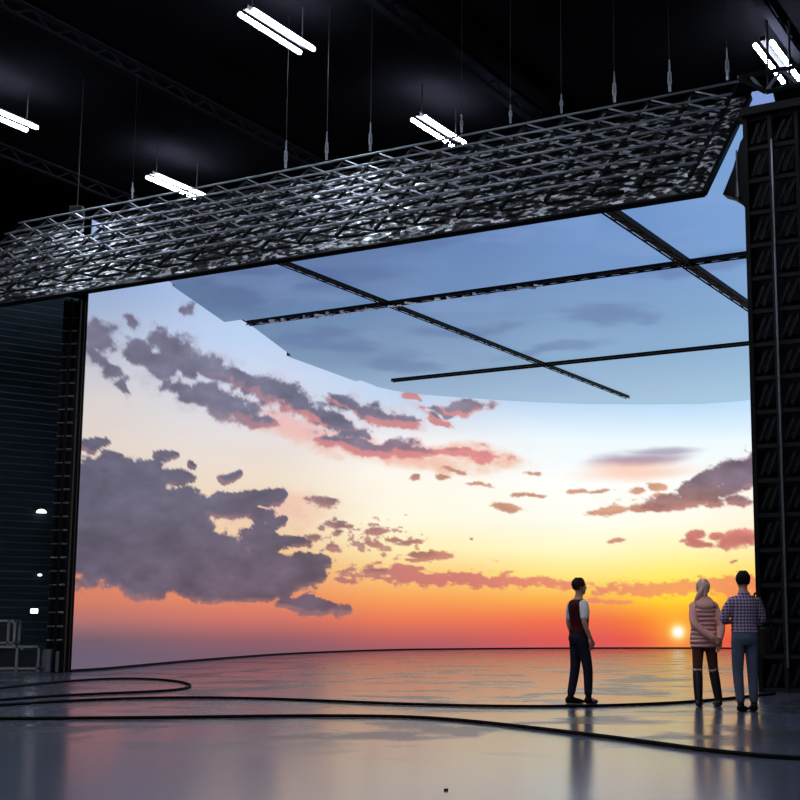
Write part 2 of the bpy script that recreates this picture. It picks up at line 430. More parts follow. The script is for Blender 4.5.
# ------------------------------------------------------------------ the shell of the studio
def plane(name, pts, m):
    bm = bmesh.new(); bm.faces.new([bm.verts.new(p) for p in pts]); return struct(name, bm, m)
plane('floor', [(-45, -20, 0), (40, -20, 0), (40, 80, 0), (-45, 80, 0)], M_floor)
bm = bmesh.new(); add_box(bm, -2.5, 30, 15.1, 85, 100, 0.2); struct('ceiling', bm, M_roof)
M_hall = mat('hall_cladding', (26, 27, 31), 0.8, noise=0.4, nscale=1)
for nm, (cx, cy, sx, sy) in {'wall_back': (-2.5, 80.1, 85, .2), 'wall_front': (-2.5, -20.1, 85, .2), 'wall_left': (-45.1, 30, .2, 100), 'wall_right': (40.1, 30, .2, 100)}.items():
    bm = bmesh.new(); add_box(bm, cx, cy, 7.5, sx, sy, 15.0); struct(nm, bm, M_hall)
k = 0
for t0 in np.arange(-30, 24, 7.5):
    k += 1
    bm = bmesh.new()
    a, b = from_tn(t0, 0, 14.62), from_tn(t0, 62, 14.62)
    add_beam(bm, a, b, 0.22, 0.08); add_beam(bm, a + Vector((0, 0, .36)), b + Vector((0, 0, .36)), 0.22, 0.08)
    for q in np.arange(0, 62, 1.2):
        add_beam(bm, from_tn(t0, q, 14.62), from_tn(t0, q + .6, 14.98), .05, .05); add_beam(bm, from_tn(t0, q + .6, 14.98), from_tn(t0, q + 1.2, 14.62), .05, .05)
    struct('trim_%d' % k, bm, M_roofbeam)

# dark slatted wall left of the screen
W1 = floor_at(60, 664); wd = Vector((1.2, 1.0, 0)).normalized()
M_slat = mat('slatted_wall', (44, 55, 63), 0.8, 0.0, spec=.1, noise=0.35, nscale=0.8, stretch=(1, 1, 6))
bm = bmesh.new()
WH = 10.0
def wall_pt(s, off, z):   # s metres left of W1, off metres towards the room
    nrm = Vector((wd.y, -wd.x, 0))
    return W1 - wd * s + nrm * off + Vector((0, 0, z))
zz = 0.0
rr = random.Random(3)
while zz < WH:
    hgt = 0.19
    o = rr.uniform(0.0, 0.02)
    V = [wall_pt(-0.6, o, zz), wall_pt(9, o, zz), wall_pt(9, o + .035, zz + hgt * .8), wall_pt(-0.6, o + .035, zz + hgt * .8)]
    V2 = [wall_pt(-0.6, 0, zz + hgt), wall_pt(9, 0, zz + hgt)]
    a = [bm.verts.new(p) for p in V]; b = [bm.verts.new(p) for p in V2]
    bm.faces.new(a); bm.faces.new((a[3], a[2], b[1], b[0]))
    zz += hgt
q = [bm.verts.new(wall_pt(s, -.25, z)) for s, z in ((-.6, 0), (9, 0), (9, WH), (-.6, WH))]
bm.faces.new(q)
struct('wall_side', bm, M_slat)

# ------------------------------------------------------------------ curved LED wall
plan = [(EL.x, EL.y)]
for u, v in ((103, 670), (130, 667.5), (200, 661), (280, 655)):
    p = floor_at(u, v); plan.append((p.x, p.y))
for u, v in ((345, 652), (400, 650.3), (460, 649.6), (530, 649), (600, 648.7), (670, 648.7), (740, 649)):
    p = floor_at(u, v); plan.append((p.x, p.y))
plan += [(13.0, 49.5), (13.4, 44), (12.2, 36), (10.0, 28.0), (6.7, 20.35)]
def catmull(P, step):
    P = [np.array(p, float) for p in P]; out = []
    for i in range(len(P) - 1):
        p0 = P[max(i - 1, 0)]; p1 = P[i]; p2 = P[i + 1]; p3 = P[min(i + 2, len(P) - 1)]
        m = 40
        for k in range(m):
            t = k / m
            out.append(.5 * (2 * p1 + (p2 - p0) * t + (2 * p0 - 5 * p1 + 4 * p2 - p3) * t * t + (3 * p1 - p0 - 3 * p2 + p3) * t ** 3))
    out.append(P[-1]); out = np.array(out)
    # light smoothing, ends kept
    for _ in range(60):
        out[1:-1] = out[1:-1] * .5 + (out[:-2] + out[2:]) * .25
    s = np.r_[0, np.cumsum(np.linalg.norm(np.diff(out, axis=0), axis=1))]
    ss = np.linspace(0, s[-1], int(s[-1] / step) + 1)
    return np.c_[np.interp(ss, s, out[:, 0]), np.interp(ss, s, out[:, 1])]
WT = 10.65
pl = catmull(plan, 0.05)
zs = np.linspace(0.05, WT, int(WT / 0.05))
P = np.zeros((len(zs), len(pl), 3)); P[..., 0] = pl[None, :, 0]; P[..., 1] = pl[None, :, 1]; P[..., 2] = zs[:, None]
U, V = project(P)
led = thing('led_wall', 'huge curved screen wall showing an orange sunset with drifting clouds', 'led screen', (EL.x, EL.y, 0))
def local(P, o): return P - np.array(o.location)
grid_mesh('screen', local(P, led), M_screen, led, picture(U, V), flip=True)
# outer shell and plinth of the wall
tang = np.gradient(pl, axis=0); tang /= np.linalg.norm(tang, axis=1)[:, None]
outn = np.c_[-tang[:, 1], tang[:, 0]]
def ribbon(name, off0, z0, z1, m, parent, step=12):
    s = pl[::step]; nn = outn[::step]
    a = s + nn * off0
    prof = [(a, z0), (a, z1)]
    P = np.array([[(p[0], p[1], z) for p in arr] for arr, z in prof])
    return grid_mesh(name, local(P, parent), m, parent)
def shell(name, o0, o1, z0, z1, m, parent, step=12):
    s = pl[::step]; nn = outn[::step]
    prof = [(s + nn * o0, z0), (s + nn * o1, z0), (s + nn * o1, z1), (s + nn * o0, z1), (s + nn * o0, z0)]
    P = np.array([[(p[0], p[1], z) for p in arr] for arr, z in prof])
    return grid_mesh(name, local(P, parent), m, parent, smooth=False)
shell('back_shell', 0.03, 0.22, 0.0, WT + .02, M_black, led)
shell('plinth', -0.03, 0.02, 0.0, 0.06, mat('plinth_black', (14, 11, 13), 0.9, spec=.2), led)

# ------------------------------------------------------------------ LED ceiling
CZ = 10.2
ceil = thing('led_ceiling', 'overhead screen showing dusky blue sky above the sunset wall', 'led screen', (0, 30, CZ))
Apts = [at_z(285, 260, CZ), at_z(628, 395, CZ)]; Bpts = [at_z(612, 207, CZ), at_z(750, 303, CZ)]
Cpts = [at_z(248, 320, CZ), at_z(750, 250, CZ)]; Dpts = [at_z(392, 378, CZ), at_z(752, 340, CZ)]
nC = sum(tn(p)[1] for p in Cpts) / 2; nD = sum(tn(p)[1] for p in Dpts) / 2
tA = sum(tn(p)[0] for p in Apts) / 2; tB = sum(tn(p)[0] for p in Bpts) / 2
nH = tn(hr)[1]
n_edges = [nH + 2.0, (nH + 2.0 + nC) / 2, nC, (nC + nD) / 2, nD] + [nD + 1.3 * q for q in range(1, 16)]
plT = np.array([(p[0] * T.x + p[1] * T.y, p[0] * N.x + p[1] * N.y) for p in pl])
apex = int(np.argmax(plT[:, 1]))
def t_range(n):
    L = plT[:apex + 1]; R = plT[apex:]
    tl = np.interp(n, L[:, 1], L[:, 0]); tr = np.interp(n, R[::-1, 1], R[::-1, 0])
    return tl, tr
nmax = plT[apex, 1]
shift = [0.35, 0.05, 0.75, 0.1, 0.3] + [.05] * 20
for i in range(len(n_edges) - 1):
    a, b = n_edges[i], min(n_edges[i + 1], nmax - .15)
    if b <= a + .05: continue
    (l1, r1), (l2, r2) = t_range(a), t_range(b)
    l1, l2, r1, r2 = l1 + .06 + shift[i], l2 + .06 + shift[i] * .4, r1 - .06, r2 - .06
    cuts = [(l1, l2)] + [(c, c) for c in (tA, tB) if max(l1, l2) + .3 < c < min(r1, r2) - .3] + [(r1, r2)]
    for (c0, d0), (c1, d1) in zip(cuts, cuts[1:]):
        m_ = max(3, int((max(c1 - c0, d1 - d0)) / .12)); q_ = max(3, int((b - a) / .12))
        x_ = np.linspace(0, 1, m_)[None]; y_ = np.linspace(0, 1, q_)[:, None]
        tg = (c0 * (1 - y_) + d0 * y_) * (1 - x_) + (c1 * (1 - y_) + d1 * y_) * x_
        ng = a + (b - a) * y_ + 0 * x_
        PP = np.stack([T.x * tg + N.x * ng, T.y * tg + N.y * ng, np.full(tg.shape, CZ)], -1)
        u, v = project(PP)
        p_ = grid_mesh('panel', local(PP, ceil), M_screen, ceil, ceil_picture(u, v), flip=True)
        bm = bmesh.new()
        Vv = [bm.verts.new(from_tn(t_, n_, z_) - Vector(ceil.location)) for z_ in (CZ + .02, CZ + .16) for t_, n_ in ((c0, a), (c1, a), (d1, b), (d0, b))]
        for f in ((0, 1, 2, 3), (7, 6, 5, 4), (0, 4, 5, 1), (1, 5, 6, 2), (2, 6, 7, 3), (3, 7, 4, 0)): bm.faces.new([Vv[q] for q in f])
        obj('back_case', bm, M_black, p_)

# beams under the ceiling screen
M_beam = mat('beam_black', (7, 7, 8), .8, spec=.05)
def truss_beam(name, p, q, w, h, label, sparkle):
    p, q = Vector(p), Vector(q)
    p.z = q.z = CZ - h / 2 - .03
    o = thing(name, label, 'beam', p); M_dark = M_beam
    L = (q - p); up = Vector((0, 0, 1)); x = L.normalized().cross(up)
    bm = bmesh.new(); add_beam(bm, (0, 0, h * .2), L + Vector((0, 0, h * .2)), w * .9, h * .55); obj('core', bm, M_black, o)
    for sx in (-1, 1):
        bm = bmesh.new(); off = x * sx * w * .45 + Vector((0, 0, -h * .32))
        add_bar(bm, off, L + off, h * .11, 6); obj('chord', bm, M_dark, o)
    bm = bmesh.new(); n = int(L.length / .45)
    for i in range(n):
        a, b = L * (i / n), L * ((i + 1) / n); s = 1 if i % 2 else -1
        add_bar(bm, a + x * s * w * .45 + Vector((0, 0, -h * .32)), b - x * s * w * .45 + Vector((0, 0, -h * .32)), h * .08, 5)
    obj('lacing', bm, M_dark, o)
    if sparkle:  # small pale boxes added to stand for reflected sparkle along the beam
        lo, hi = sparkle
        bm = bmesh.new(); r_ = random.Random(5)
        d = lo
        while d < hi:
            c = L * d + x * r_.uniform(-.4, .4) * w + Vector((0, 0, -h * .35))
            R = Matrix.Rotation(r_.uniform(-.6, .6), 3, 'X') @ Matrix.Rotation(r_.uniform(-.5, .5), 3, 'Z')
            add_box(bm, 0, 0, 0, r_.uniform(.10, .3), .10, .05, Matrix.Translation(c) @ R.to_4x4())
            d += r_.uniform(.008, .03)
        obj('glints', bm, mat('glint_white', (215, 220, 230), .25, .4), o)
    return o
B2 = Bpts[0] + (Bpts[1] - Bpts[0]) * 1.0
truss_beam('ceiling_beam', Apts[0] - (Apts[1] - Apts[0]).normalized() * 3.0, Apts[1], .17, .14, 'long black beam running away from the truss header to the far cloud bank, crossing two others', None)
truss_beam('ceiling_beam', Bpts[0] - (Bpts[1] - Bpts[0]).normalized() * 2.5, B2 + (B2 - Bpts[0]) * .08, .27, .2, 'short thick black beam from the header down to the dark right tower', None)
truss_beam('ceiling_beam', Cpts[0], Cpts[1] + (Cpts[1] - Cpts[0]) * .03, .17, .16, 'nearer cross beam under the blue ceiling screen, dotted with added pale bits standing for glints', (.04, .62))
truss_beam('ceiling_beam', Dpts[0], Dpts[1] + (Dpts[1] - Dpts[0]) * .03, .16, .14, 'farther thin cross beam under the blue ceiling screen', None)

# ------------------------------------------------------------------ tilted header with rails and lattice
RUN, RISE = 2.87, 2.76
S = (N * RUN + Vector((0, 0, RISE))); SL = S.length; S = S.normalized()     # up the slope
O = T.cross(S); O = O if O.z > 0 else -O                                     # outward normal, faces camera and roof
HW = (hr - hl).length
hd = thing('truss_header', 'wide sloping black truss header with rows of rails spanning over the sunset screen', 'truss', hl)
def hp(t, s, o=0.0): return T * t + S * s + O * o
ns_, nt_ = 110, 380
tt = np.linspace(0, HW, nt_); sl = np.linspace(0, SL, ns_)
TTg, SSg = np.meshgrid(tt, sl)
dsp = 0.16 * (fbm(TTg * 3.2 + SSg * 1.6, SSg * 8.5, 4, .55) - .5) + 0.05 * (fbm(TTg * 8, SSg * 14 + 5, 3) - .5)
edge = np.minimum.reduce([TTg / .1, (HW - TTg) / .1, SSg / .1, (SL - SSg) / .1]).clip(0, 1)
dsp = (dsp + .08) * edge
PP = np.zeros((ns_, nt_, 3))
for i in range(3): PP[..., i] = T[i] * TTg + S[i] * SSg + O[i] * dsp
def sheet_mat():
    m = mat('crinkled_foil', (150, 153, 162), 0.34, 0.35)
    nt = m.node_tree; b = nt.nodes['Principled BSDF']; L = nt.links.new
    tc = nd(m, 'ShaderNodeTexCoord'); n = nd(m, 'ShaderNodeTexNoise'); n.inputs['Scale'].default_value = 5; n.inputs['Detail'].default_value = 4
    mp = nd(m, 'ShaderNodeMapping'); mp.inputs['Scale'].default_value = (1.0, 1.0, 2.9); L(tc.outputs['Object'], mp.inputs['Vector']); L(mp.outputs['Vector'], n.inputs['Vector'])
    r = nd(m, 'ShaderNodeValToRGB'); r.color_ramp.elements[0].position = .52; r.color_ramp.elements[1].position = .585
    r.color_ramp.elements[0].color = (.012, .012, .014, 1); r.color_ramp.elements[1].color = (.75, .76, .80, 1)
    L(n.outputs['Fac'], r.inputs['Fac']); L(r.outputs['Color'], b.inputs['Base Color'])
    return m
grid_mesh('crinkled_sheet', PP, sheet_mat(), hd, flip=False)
bm = bmesh.new()
Vv = [bm.verts.new(hp(t, s, o)) for o in (-.07, -.02) for t, s in ((0, 0), (HW, 0), (HW, SL), (0, SL))]
for f in ((0, 1, 2, 3), (7, 6, 5, 4), (0, 4, 5, 1), (1, 5, 6, 2), (2, 6, 7, 3), (3, 7, 4, 0)): bm.faces.new([Vv[q] for q in f])
bmesh.ops.recalc_face_normals(bm, faces=bm.faces[:])
obj('backing', bm, M_black, hd)
for a, b in (((0, 0), (HW, 0)), ((HW, 0), (HW, SL)), ((0, SL), (HW, SL)), ((0, 0), (0, SL))):
    bm = bmesh.new(); add_beam(bm, hp(*a), hp(*b), .08, .09, O); obj('edge_frame', bm, M_black, hd)
RO = .40
rails = [0.42 + i * (SL - .52) / 6 for i in range(7)]
for s in rails:
    bm = bmesh.new(); add_bar(bm, hp(.15, s, RO), hp(HW - .12, s, RO), .025, 8); obj('rail', bm, M_rail, hd, True)
# cross bars up the slope
nb = 22
for i in range(nb):
    t = .2 + (HW - .4) * i / (nb - 1)
    bm = bmesh.new(); add_beam(bm, hp(t, .1, RO - .1), hp(t, SL - .06, RO - .1), .06, .06, O); obj('cross_bar', bm, M_black, hd)
# lattice between the rails
rw = random.Random(9)
lev = [0.06] + rails
bay = (HW - .4) / (nb - 1)
for r_i in range(len(lev) - 1):
    s0, s1 = lev[r_i], lev[r_i + 1]
    bm = bmesh.new()
    for i in range(nb - 1):
        t = .2 + bay * i
        add_bar(bm, hp(t, s1, RO - .08), hp(t + bay, s0, RO - .12), .024, 6)
        add_bar(bm, hp(t, s0, RO - .14), hp(t + bay * .5, s1, .08), .028, 6)
    obj('lattice', bm, M_black, hd)
    if r_i < 2: continue
    bm = bmesh.new(); add_bar(bm, hp(0, s1 - .02, RO - .03), hp(bay * .82, s0 + .06, RO - .10), .019, 6)
    first = None
    for i in range(nb - 1):
        if first is None: o = first = obj('strut', bm, M_rail, hd)
        else: o = link(first.copy(), hd)
        o.location = hp(.2 + bay * (i + .15), 0, 0)
# screen on the return at the right end, seen through the gap above the tower
ge = hl + hp(HW, SL)
bm = bmesh.new()
g = [at_y(743, 118, ge.y + .6), at_y(778, 116, ge.y + .3), at_y(772, 88, ge.y + .3), at_y(752, 92, ge.y + .6)]
PPg = np.array([[g[0] * (1 - x) + g[1] * x for x in (0, .5, 1)], [g[3] * (1 - x) + g[2] * x for x in (0, .5, 1)]], float) - np.array(hd.location)
grid_mesh('return_screen', PPg, M_screen, hd, linA(np.full((2, 3, 3), (128, 152, 214.))), flip=True)

# hanger cables with turnbuckles
def hanger(u, v, s, label, big):
    # the point of the top rail under pixel column u
    best = None
    for t in np.linspace(0, HW, 600):
        p = hl + hp(t, s, RO); pu, pv = project(np.array([p]))
        if best is None or abs(pu[0] - u) < best[0]: best = (abs(pu[0] - u), p)
    p = best[1] + Vector((0, 0, .045))
    o = thing('hanger_cable', label, 'cable', p, group='hanger cables')
    bm = bmesh.new(); add_bar(bm, (0, 0, .03), (0, 0, 14.98 - p.z), .006, 6); obj('wire', bm, M_dark, o)
    bm = bmesh.new()
    h = .55 if big else .3; w = .62 if big else .5
    zc = .12
    for sx in (-1, 1): add_bar(bm, (sx * .045 * w, 0, zc + .06), (sx * .03 * w, 0, zc + h * .55), .016, 6)
    add_bar(bm, (0, 0, zc + h * .5), (0, 0, zc + h), .03 * w, 8, .012); add_bar(bm, (0, 0, .02), (0, 0, zc + .1), .045 * w, 8)
    obj('turnbuckle', bm, M_alu, o)
tr = rails[-1]
for u, big, lab in ((132, False, 'thin hanger cable left of the lit tube behind the left end of the header'),
                    (285, True, 'hanger cable on the header, leftmost of three left of the middle tube light'),
                    (326, True, 'hanger cable on the header, middle one of three left of the middle tube light'),
                    (370, True, 'hanger cable on the header, nearest on the left to the middle tube light'),
                    (461, False, 'small hanger cable just right of the middle tube light'),
                    (510, False, 'small hanger cable about midway along the header, second right of the middle tube light'),
                    (562, False, 'small hanger cable third right of the middle tube light'),
                    (615, True, 'tall hanger cable on the header, farthest left of the three at its right end'),
                    (670, True, 'tall hanger cable with bright turnbuckle, second from the right end of the header'),
                    (728, True, 'tall hanger cable with bright turnbuckle at the right end of the header')):
    hanger(u, 0, tr, lab, big)

# hoist box at the left end of the header
p = at_y(77, 204, (hl + hp(4, SL)).y)
best = min(np.linspace(0, HW, 400), key=lambda t: abs(project(np.array([hl + hp(t, SL, .1)]))[0][0] - 77))
p = hl + hp(best, SL, .1)
o = thing('chain_hoist', 'small dark hoist box on the top edge of the header near its left end', 'hoist', p)
bm = bmesh.new(); add_box(bm, 0, 0, .22, .34, .26, .36, None, .03); obj('motor_case', bm, M_dark, o)
bm = bmesh.new(); add_bar(bm, (0, 0, .4), (0, 0, 14.98 - p.z), .014, 6); obj('chain', bm, M_dark, o)

# corner truss at the upper right
cy_ = 23.2
cr = thing('corner_truss', 'short lattice truss joining the header to the top of the right tower', 'truss', at_y(740, 77, cy_))
def cp(u, v, y=cy_): return at_y(u, v, y) - Vector(cr.location)
for a, b in (((738, 78), (800, 66)), ((766, 92), (840, 76)), ((738, 78), (766, 92))):
    bm = bmesh.new(); e = cp(*b) ; s_ = cp(*a); d = (e - s_); add_bar(bm, s_, e + d * .6 if b[0] >= 800 else e, .05, 8); obj('chord', bm, M_dark, cr)
for a, b in (((750, 76), (765, 92)), ((765, 92), (782, 70)), ((782, 70), (800, 86))):
    bm = bmesh.new(); add_bar(bm, cp(*a), cp(*b), .034, 8); obj('diagonal', bm, M_rail, cr)
for u in (768, 790):
    bm = bmesh.new(); add_bar(bm, cp(u, 88 - (u - 768) * .2), cp(u - 1, 20), .022, 6); obj('drop_rod', bm, M_dark, cr)

# ------------------------------------------------------------------ fluorescent lamps on the roof
LZ = 14.0
def lamp(c, ln, label, group='roof lamps'):
    d = N
    o = thing('tube_light', label, 'lamp', c, group=group)
    x = T
    bm = bmesh.new(); add_beam(bm, -d * ln / 2 + Vector((0, 0, .10)), d * ln / 2 + Vector((0, 0, .12)), .12, .10); obj('housing', bm, M_dark, o)
    for s in (-1, 1):
        bm = bmesh.new(); add_bar(bm, x * s * .19 - d * ln * .48, x * s * .19 + d * ln * .48, .05, 10); obj('tube', bm, M_tube, o)
    for s in (-1, 1):
        bm = bmesh.new(); add_bar(bm, d * s * ln * .4 + Vector((0, 0, .12)), d * s * ln * .4 + Vector((0, 0, .98)), .015, 6); obj('hanger_rod', bm, M_dark, o)
for (u0, v0, u1, v1), lab in (((240, 13, 313, 50), 'bright twin tube light alone at the top centre left of the dark roof'),
                              ((-30, 103, 28, 127), 'bright tube light cut by the left edge of the photo'),
                              ((147, 177, 205, 196), 'bright tube light just above the left part of the header'),
                              ((412, 120, 465, 143), 'bright tube light peeking over the middle of the header'),
                              ((757, 44, 797, 80), 'bright tube light at the top right above the dark tower')):
    a, b = at_z(u0, v0, LZ), at_z(u1, v1, LZ); c = (a + b) / 2
    lamp(c, max(2.2, min(3.0, (b - a).length)), lab)
base = at_z(276, 31, LZ)
extra = [base - N * 6.0 + T * q for q in (-9, 0, 9)] + [base - N * 12.5 + T * q for q in (0, 9, 18)]
extra += [base - N * d + T * q for d in (20, 27, 34) for q in (4, 11, 18)]
for c in extra:
    lamp(c, 2.6, 'bright tube light on the roof nearer than the header, out of the photo', 'roof lamps overhead')

# ------------------------------------------------------------------ right tower: backs of the screen cabinets
TH_ = 9.85
tw = thing('screen_tower', 'tall black tower of stacked open steel bays at the right edge of the sunset screen', 'tower', (ER.x, ER.y, 0), math.atan2(T.y, T.x))
# local x along T, local y inward
TW_ = 2.7
bm = bmesh.new(); add_box(bm, TW_ / 2, .30, TH_ / 2, TW_, .10, TH_); add_box(bm, .0, .14, TH_ / 2, .04, .42, TH_); obj('back_panel', bm, M_black, tw)
bm = bmesh.new(); add_box(bm, TW_ / 2, .1, TH_ + .06, TW_ + .04, .62, .14); obj('top_cap', bm, M_black, tw)
M_cab = mat('cabinet_grey', (32, 32, 35), .7, .0, spec=.1, noise=.3, nscale=4)
xs = [0.03, .46, .92, 1.38, 1.84, 2.30, 2.66]
for i, x in enumerate(xs):
    bm = bmesh.new(); add_box(bm, x, -.04, TH_ / 2, .07, .10, TH_)
    obj('post', bm, M_black if i != 1 else M_cab, tw)
nz = 17; dz = TH_ / nz
for i in range(nz + 1):
    z = min(max(i * dz, .04), TH_ - .04)
    bm = bmesh.new(); add_box(bm, TW_ / 2, -.02, z, TW_ - .06, .08, .07); obj('cross_bar', bm, M_cab, tw)
n_d = 0
for j in range(len(xs) - 1):
    for i in range(nz):
        if j > 3: continue
        x0, x1 = xs[j] + .08, xs[j + 1] - .08; z0 = i * dz + .1
        bm = bmesh.new()
        add_beam(bm, (x0, .0, z0), (x0 + (x1 - x0) * .55, .0, z0 + dz * .62), .05, .04, Vector((0, 1, 0)))
        add_beam(bm, (x0 + .13, .0, z0), (x1, .0, z0 + dz * .66), .05, .04, Vector((0, 1, 0)))
        add_box(bm, (x0 + x1) / 2, .2, z0 + dz * .36, (x1 - x0) * .8, .16, dz * .5)
        obj('cabinet_brace', bm, M_cab, tw)
# vertical conduit
bm = bmesh.new(); add_bar(bm, (.50, -.13, .4), (.50, -.13, TH_ - .5), .022, 8); obj('conduit', bm, M_alu, tw)
# bracket at the top left of the tower
bm = bmesh.new(); 

Vb = []
for y in (.02, .30): Vb.append([bm.verts.new((x, y, z)) for x, z in ((-.44, 8.56), (-.30, 8.50), (-.14, 8.38), (.0, 8.2), (.0, 9.6), (-.10, 9.45), (-.24, 9.0))])
bm.faces.new(Vb[0][::-1]); bm.faces.new(Vb[1])
for q in range(7): bm.faces.new((Vb[0][q], Vb[0][(q + 1) % 7], Vb[1][(q + 1) % 7], Vb[1][q]))
obj('bracket', bm, M_black, tw)
bm = bmesh.new(); add_bar(bm, (-.16, -.02, 8.4), (-.16, -.02, 9.3), .018, 6); add_bar(bm, (-.16, -.02, 8.45), (-.16, -.02, 8.75), .04, 8, .02); obj('tie_rod', bm, M_alu, tw)

# ------------------------------------------------------------------ left tower with rungs
lt = thing('ladder_tower', 'narrow dark ladder tower standing at the left edge of the sunset screen', 'tower', (EL.x - .05, EL.y - .32, 0), 0)
LH = 8.6
for x in (-.40, -.22, -.03):
    bm = bmesh.new(); add_box(bm, x, .0 if x > -.3 else .1, LH / 2, .06, .12, LH); obj('post', bm, M_black, lt)
bm = bmesh.new(); add_box(bm, -.22, .2, LH / 2, .5, .06, LH); obj('back_panel', bm, M_black, lt)
for i in range(30):
    z = .72 + i * .31
    if z > LH - .2: break
    bm = bmesh.new(); add_bar(bm, (-.43, -.02, z), (-.24, -.02, z), .014, 6); add_bar(bm, (-.20, -.04, z), (-.05, -.04, z), .024, 6)
    obj('rung', bm, M_alu, lt)
bm = bmesh.new(); add_box(bm, -.33, -.14, .27, .15, .1, .5); add_box(bm, -.12, -.14, .25, .05, .08, .46); obj('foot_plate', bm, mat('grey_plate', (82, 84, 90), .6), lt)

# wall lamps on the slatted wall
def on_wall(u, v, off=.06):
    n = Vector((wd.y, -wd.x, 0)); d = ray(u, v)
    k = (W1 + n * off - Vector((0, 0, HC))).dot(n) / d.dot(n) if False else ((W1 + n * off).dot(n)) / (d.x * n.x + d.y * n.y)
    return Vector((d.x * k, d.y * k, HC + d.z * k))
wrz = math.atan2(wd.y, wd.x)
o = thing('dome_lamp', 'half round lit wall lamp, highest of three lights on the dark slatted wall', 'lamp', on_wall(40, 513), wrz)
bm = bmesh.new(); add_ball(bm, (0, -.1, 0), .14, .1, .1)
for v in list(bm.verts):
    if v.co.z < -.005: v.co.z = -.005
obj('shade', bm, M_bulb, o, True)
bm = bmesh.new(); add_box(bm, 0, -.02, .09, .3, .1, .08, None, .02); obj('mount', bm, M_black, o)
o = thing('spot_lamp', 'tiny lit lamp, middle of three lights on the dark slatted wall', 'lamp', on_wall(39, 575), wrz)
bm = bmesh.new(); add_ball(bm, (0, -.06, 0), .06, .05, .035); obj('bulb', bm, M_bulb, o, True)
bm = bmesh.new(); add_box(bm, 0, -.01, .05, .14, .08, .04, None, .01); obj('mount', bm, M_black, o)
o = thing('panel_lamp', 'square white lit lamp, lowest of three lights on the dark slatted wall', 'lamp', on_wall(33.5, 611), wrz)
bm = bmesh.new(); add_box(bm, 0, -.05, 0, .20, .06, .13, None, .02); obj('diffuser', bm, M_bulb, o)
bm = bmesh.new(); add_box(bm, 0, -.01, 0, .25, .06, .18, None, .01); obj('frame', bm, M_black, o)

# equipment frames on the floor at the far left
def frame_rack(name, label, u0, u1, vb, vt, depth, z0=0, posts=(0, 1), y=None):
    a = floor_at(u0, vb) if y is None else at_y(u0, vb, y)
    yy = a.y
    b = at_y(u1, vb, yy); c = at_y(u0, vt, yy)
    w = b.x - a.x; h = c.z - a.z
    o = thing(name, label, 'rack', (a.x, a.y, a.z))
    for fx in posts:
        for yk in (0, depth):
            bm = bmesh.new(); add_box(bm, w * fx, yk, h / 2, .055, .055, h); obj('post', bm, M_pale, o)
    for z in (h - .03, .06):
        for yk in (0, depth):
            bm = bmesh.new(); add_box(bm, w / 2, yk, z, w + .055, .055, .055); obj('rail', bm, M_pale, o)
        for fx in (0, 1):
            bm = bmesh.new(); add_box(bm, w * fx, depth / 2, z, .055, depth, .055); obj('rail', bm, M_pale, o)
    bm = bmesh.new(); add_box(bm, w / 2, depth * .55, h * .46, w * .9, depth * .6, h * .74, None, .02); obj('dark_case', bm, M_case, o)
    return o, h, w
M_pale = mat('pale_frame', (126, 132, 132), .6, .0, noise=.2, nscale=6)
M_case = mat('navy_case', (16, 18, 30), .5, noise=.3)
o, h, w = frame_rack('equipment_rack', 'low open metal rack with dark cases on the floor at far left', -30, 38, 671, 645.5, .3, posts=(0, .68, 1))
top = o.location.z + h
o2, h2, w2 = frame_rack('equipment_rack', 'open metal rack standing on top of the low rack at far left', -30, 14, 645.5, 619.5, .3, posts=(0, .86, 1), y=o.location.y)
o2.location.z = top + .002

# ------------------------------------------------------------------ cables on the floor
def cable(px, r, label):
    pts = [floor_at(u, v, r) for u, v in px]
    cu = bpy.data.curves.new('floor_cable', 'CURVE'); cu.dimensions = '3D'
    sp = cu.splines.new('NURBS'); sp.points.add(len(pts) - 1); sp.order_u = 4; sp.use_endpoint_u = True
    for p, q in zip(sp.points, pts): p.co = (*q, 1)
    cu.bevel_depth = r; cu.bevel_resolution = 3; cu.resolution_u = 12
    t = bpy.data.objects.new('t', cu); C.objects.link(t)
    bpy.context.view_layer.update()
    me = bpy.data.meshes.new_from_object(t.evaluated_get(bpy.context.evaluated_depsgraph_get()))
    me.name = 'floor_cable'
    bpy.data.objects.remove(t)
    o = bpy.data.objects.new('floor_cable', me); me.materials.clear(); me.materials.append(M_rubber)
    me.polygons.foreach_set('use_smooth', [True] * len(me.polygons))
    link(o); tag(o, label, 'cable', 'black cables on the floor')
    return o
cable([(-30, 691), (0, 688), (40, 683.5), (90, 679), (140, 678), (178, 680.5), (196, 685.5), (180, 690), (140, 692), (90, 694), (40, 696.5), (0, 700), (-30, 702)], .021, 'black cable making a hairpin loop on the floor at left')
cable([(-30, 707), (0, 705), (60, 701), (130, 698), (210, 697), (300, 699.5), (400, 704), (490, 706.2), (570, 706.5), (640, 704.5), (700, 701.5), (748, 696.5), (775, 693.5)], .021, 'black cable running behind the three people to the right tower')
cable([(-30, 718.5), (0, 718.5), (100, 718), (200, 717), (300, 715.5), (400, 716), (450, 719), (500, 724), (570, 732), (650, 742), (720, 752.5), (800, 759), (860, 760)], .021, 'black cable nearest the viewer, sweeping down to the lower right corner')
bm = bmesh.new(); p = floor_at(446, 790.5); add_box(bm, 0, 0, .006, .03, .03, .012, None, .003)
o = obj('rubber_scrap', bm, M_rubber); o.location = p; tag(o, 'tiny dark scrap lying alone on the floor at the bottom centre', 'scrap')

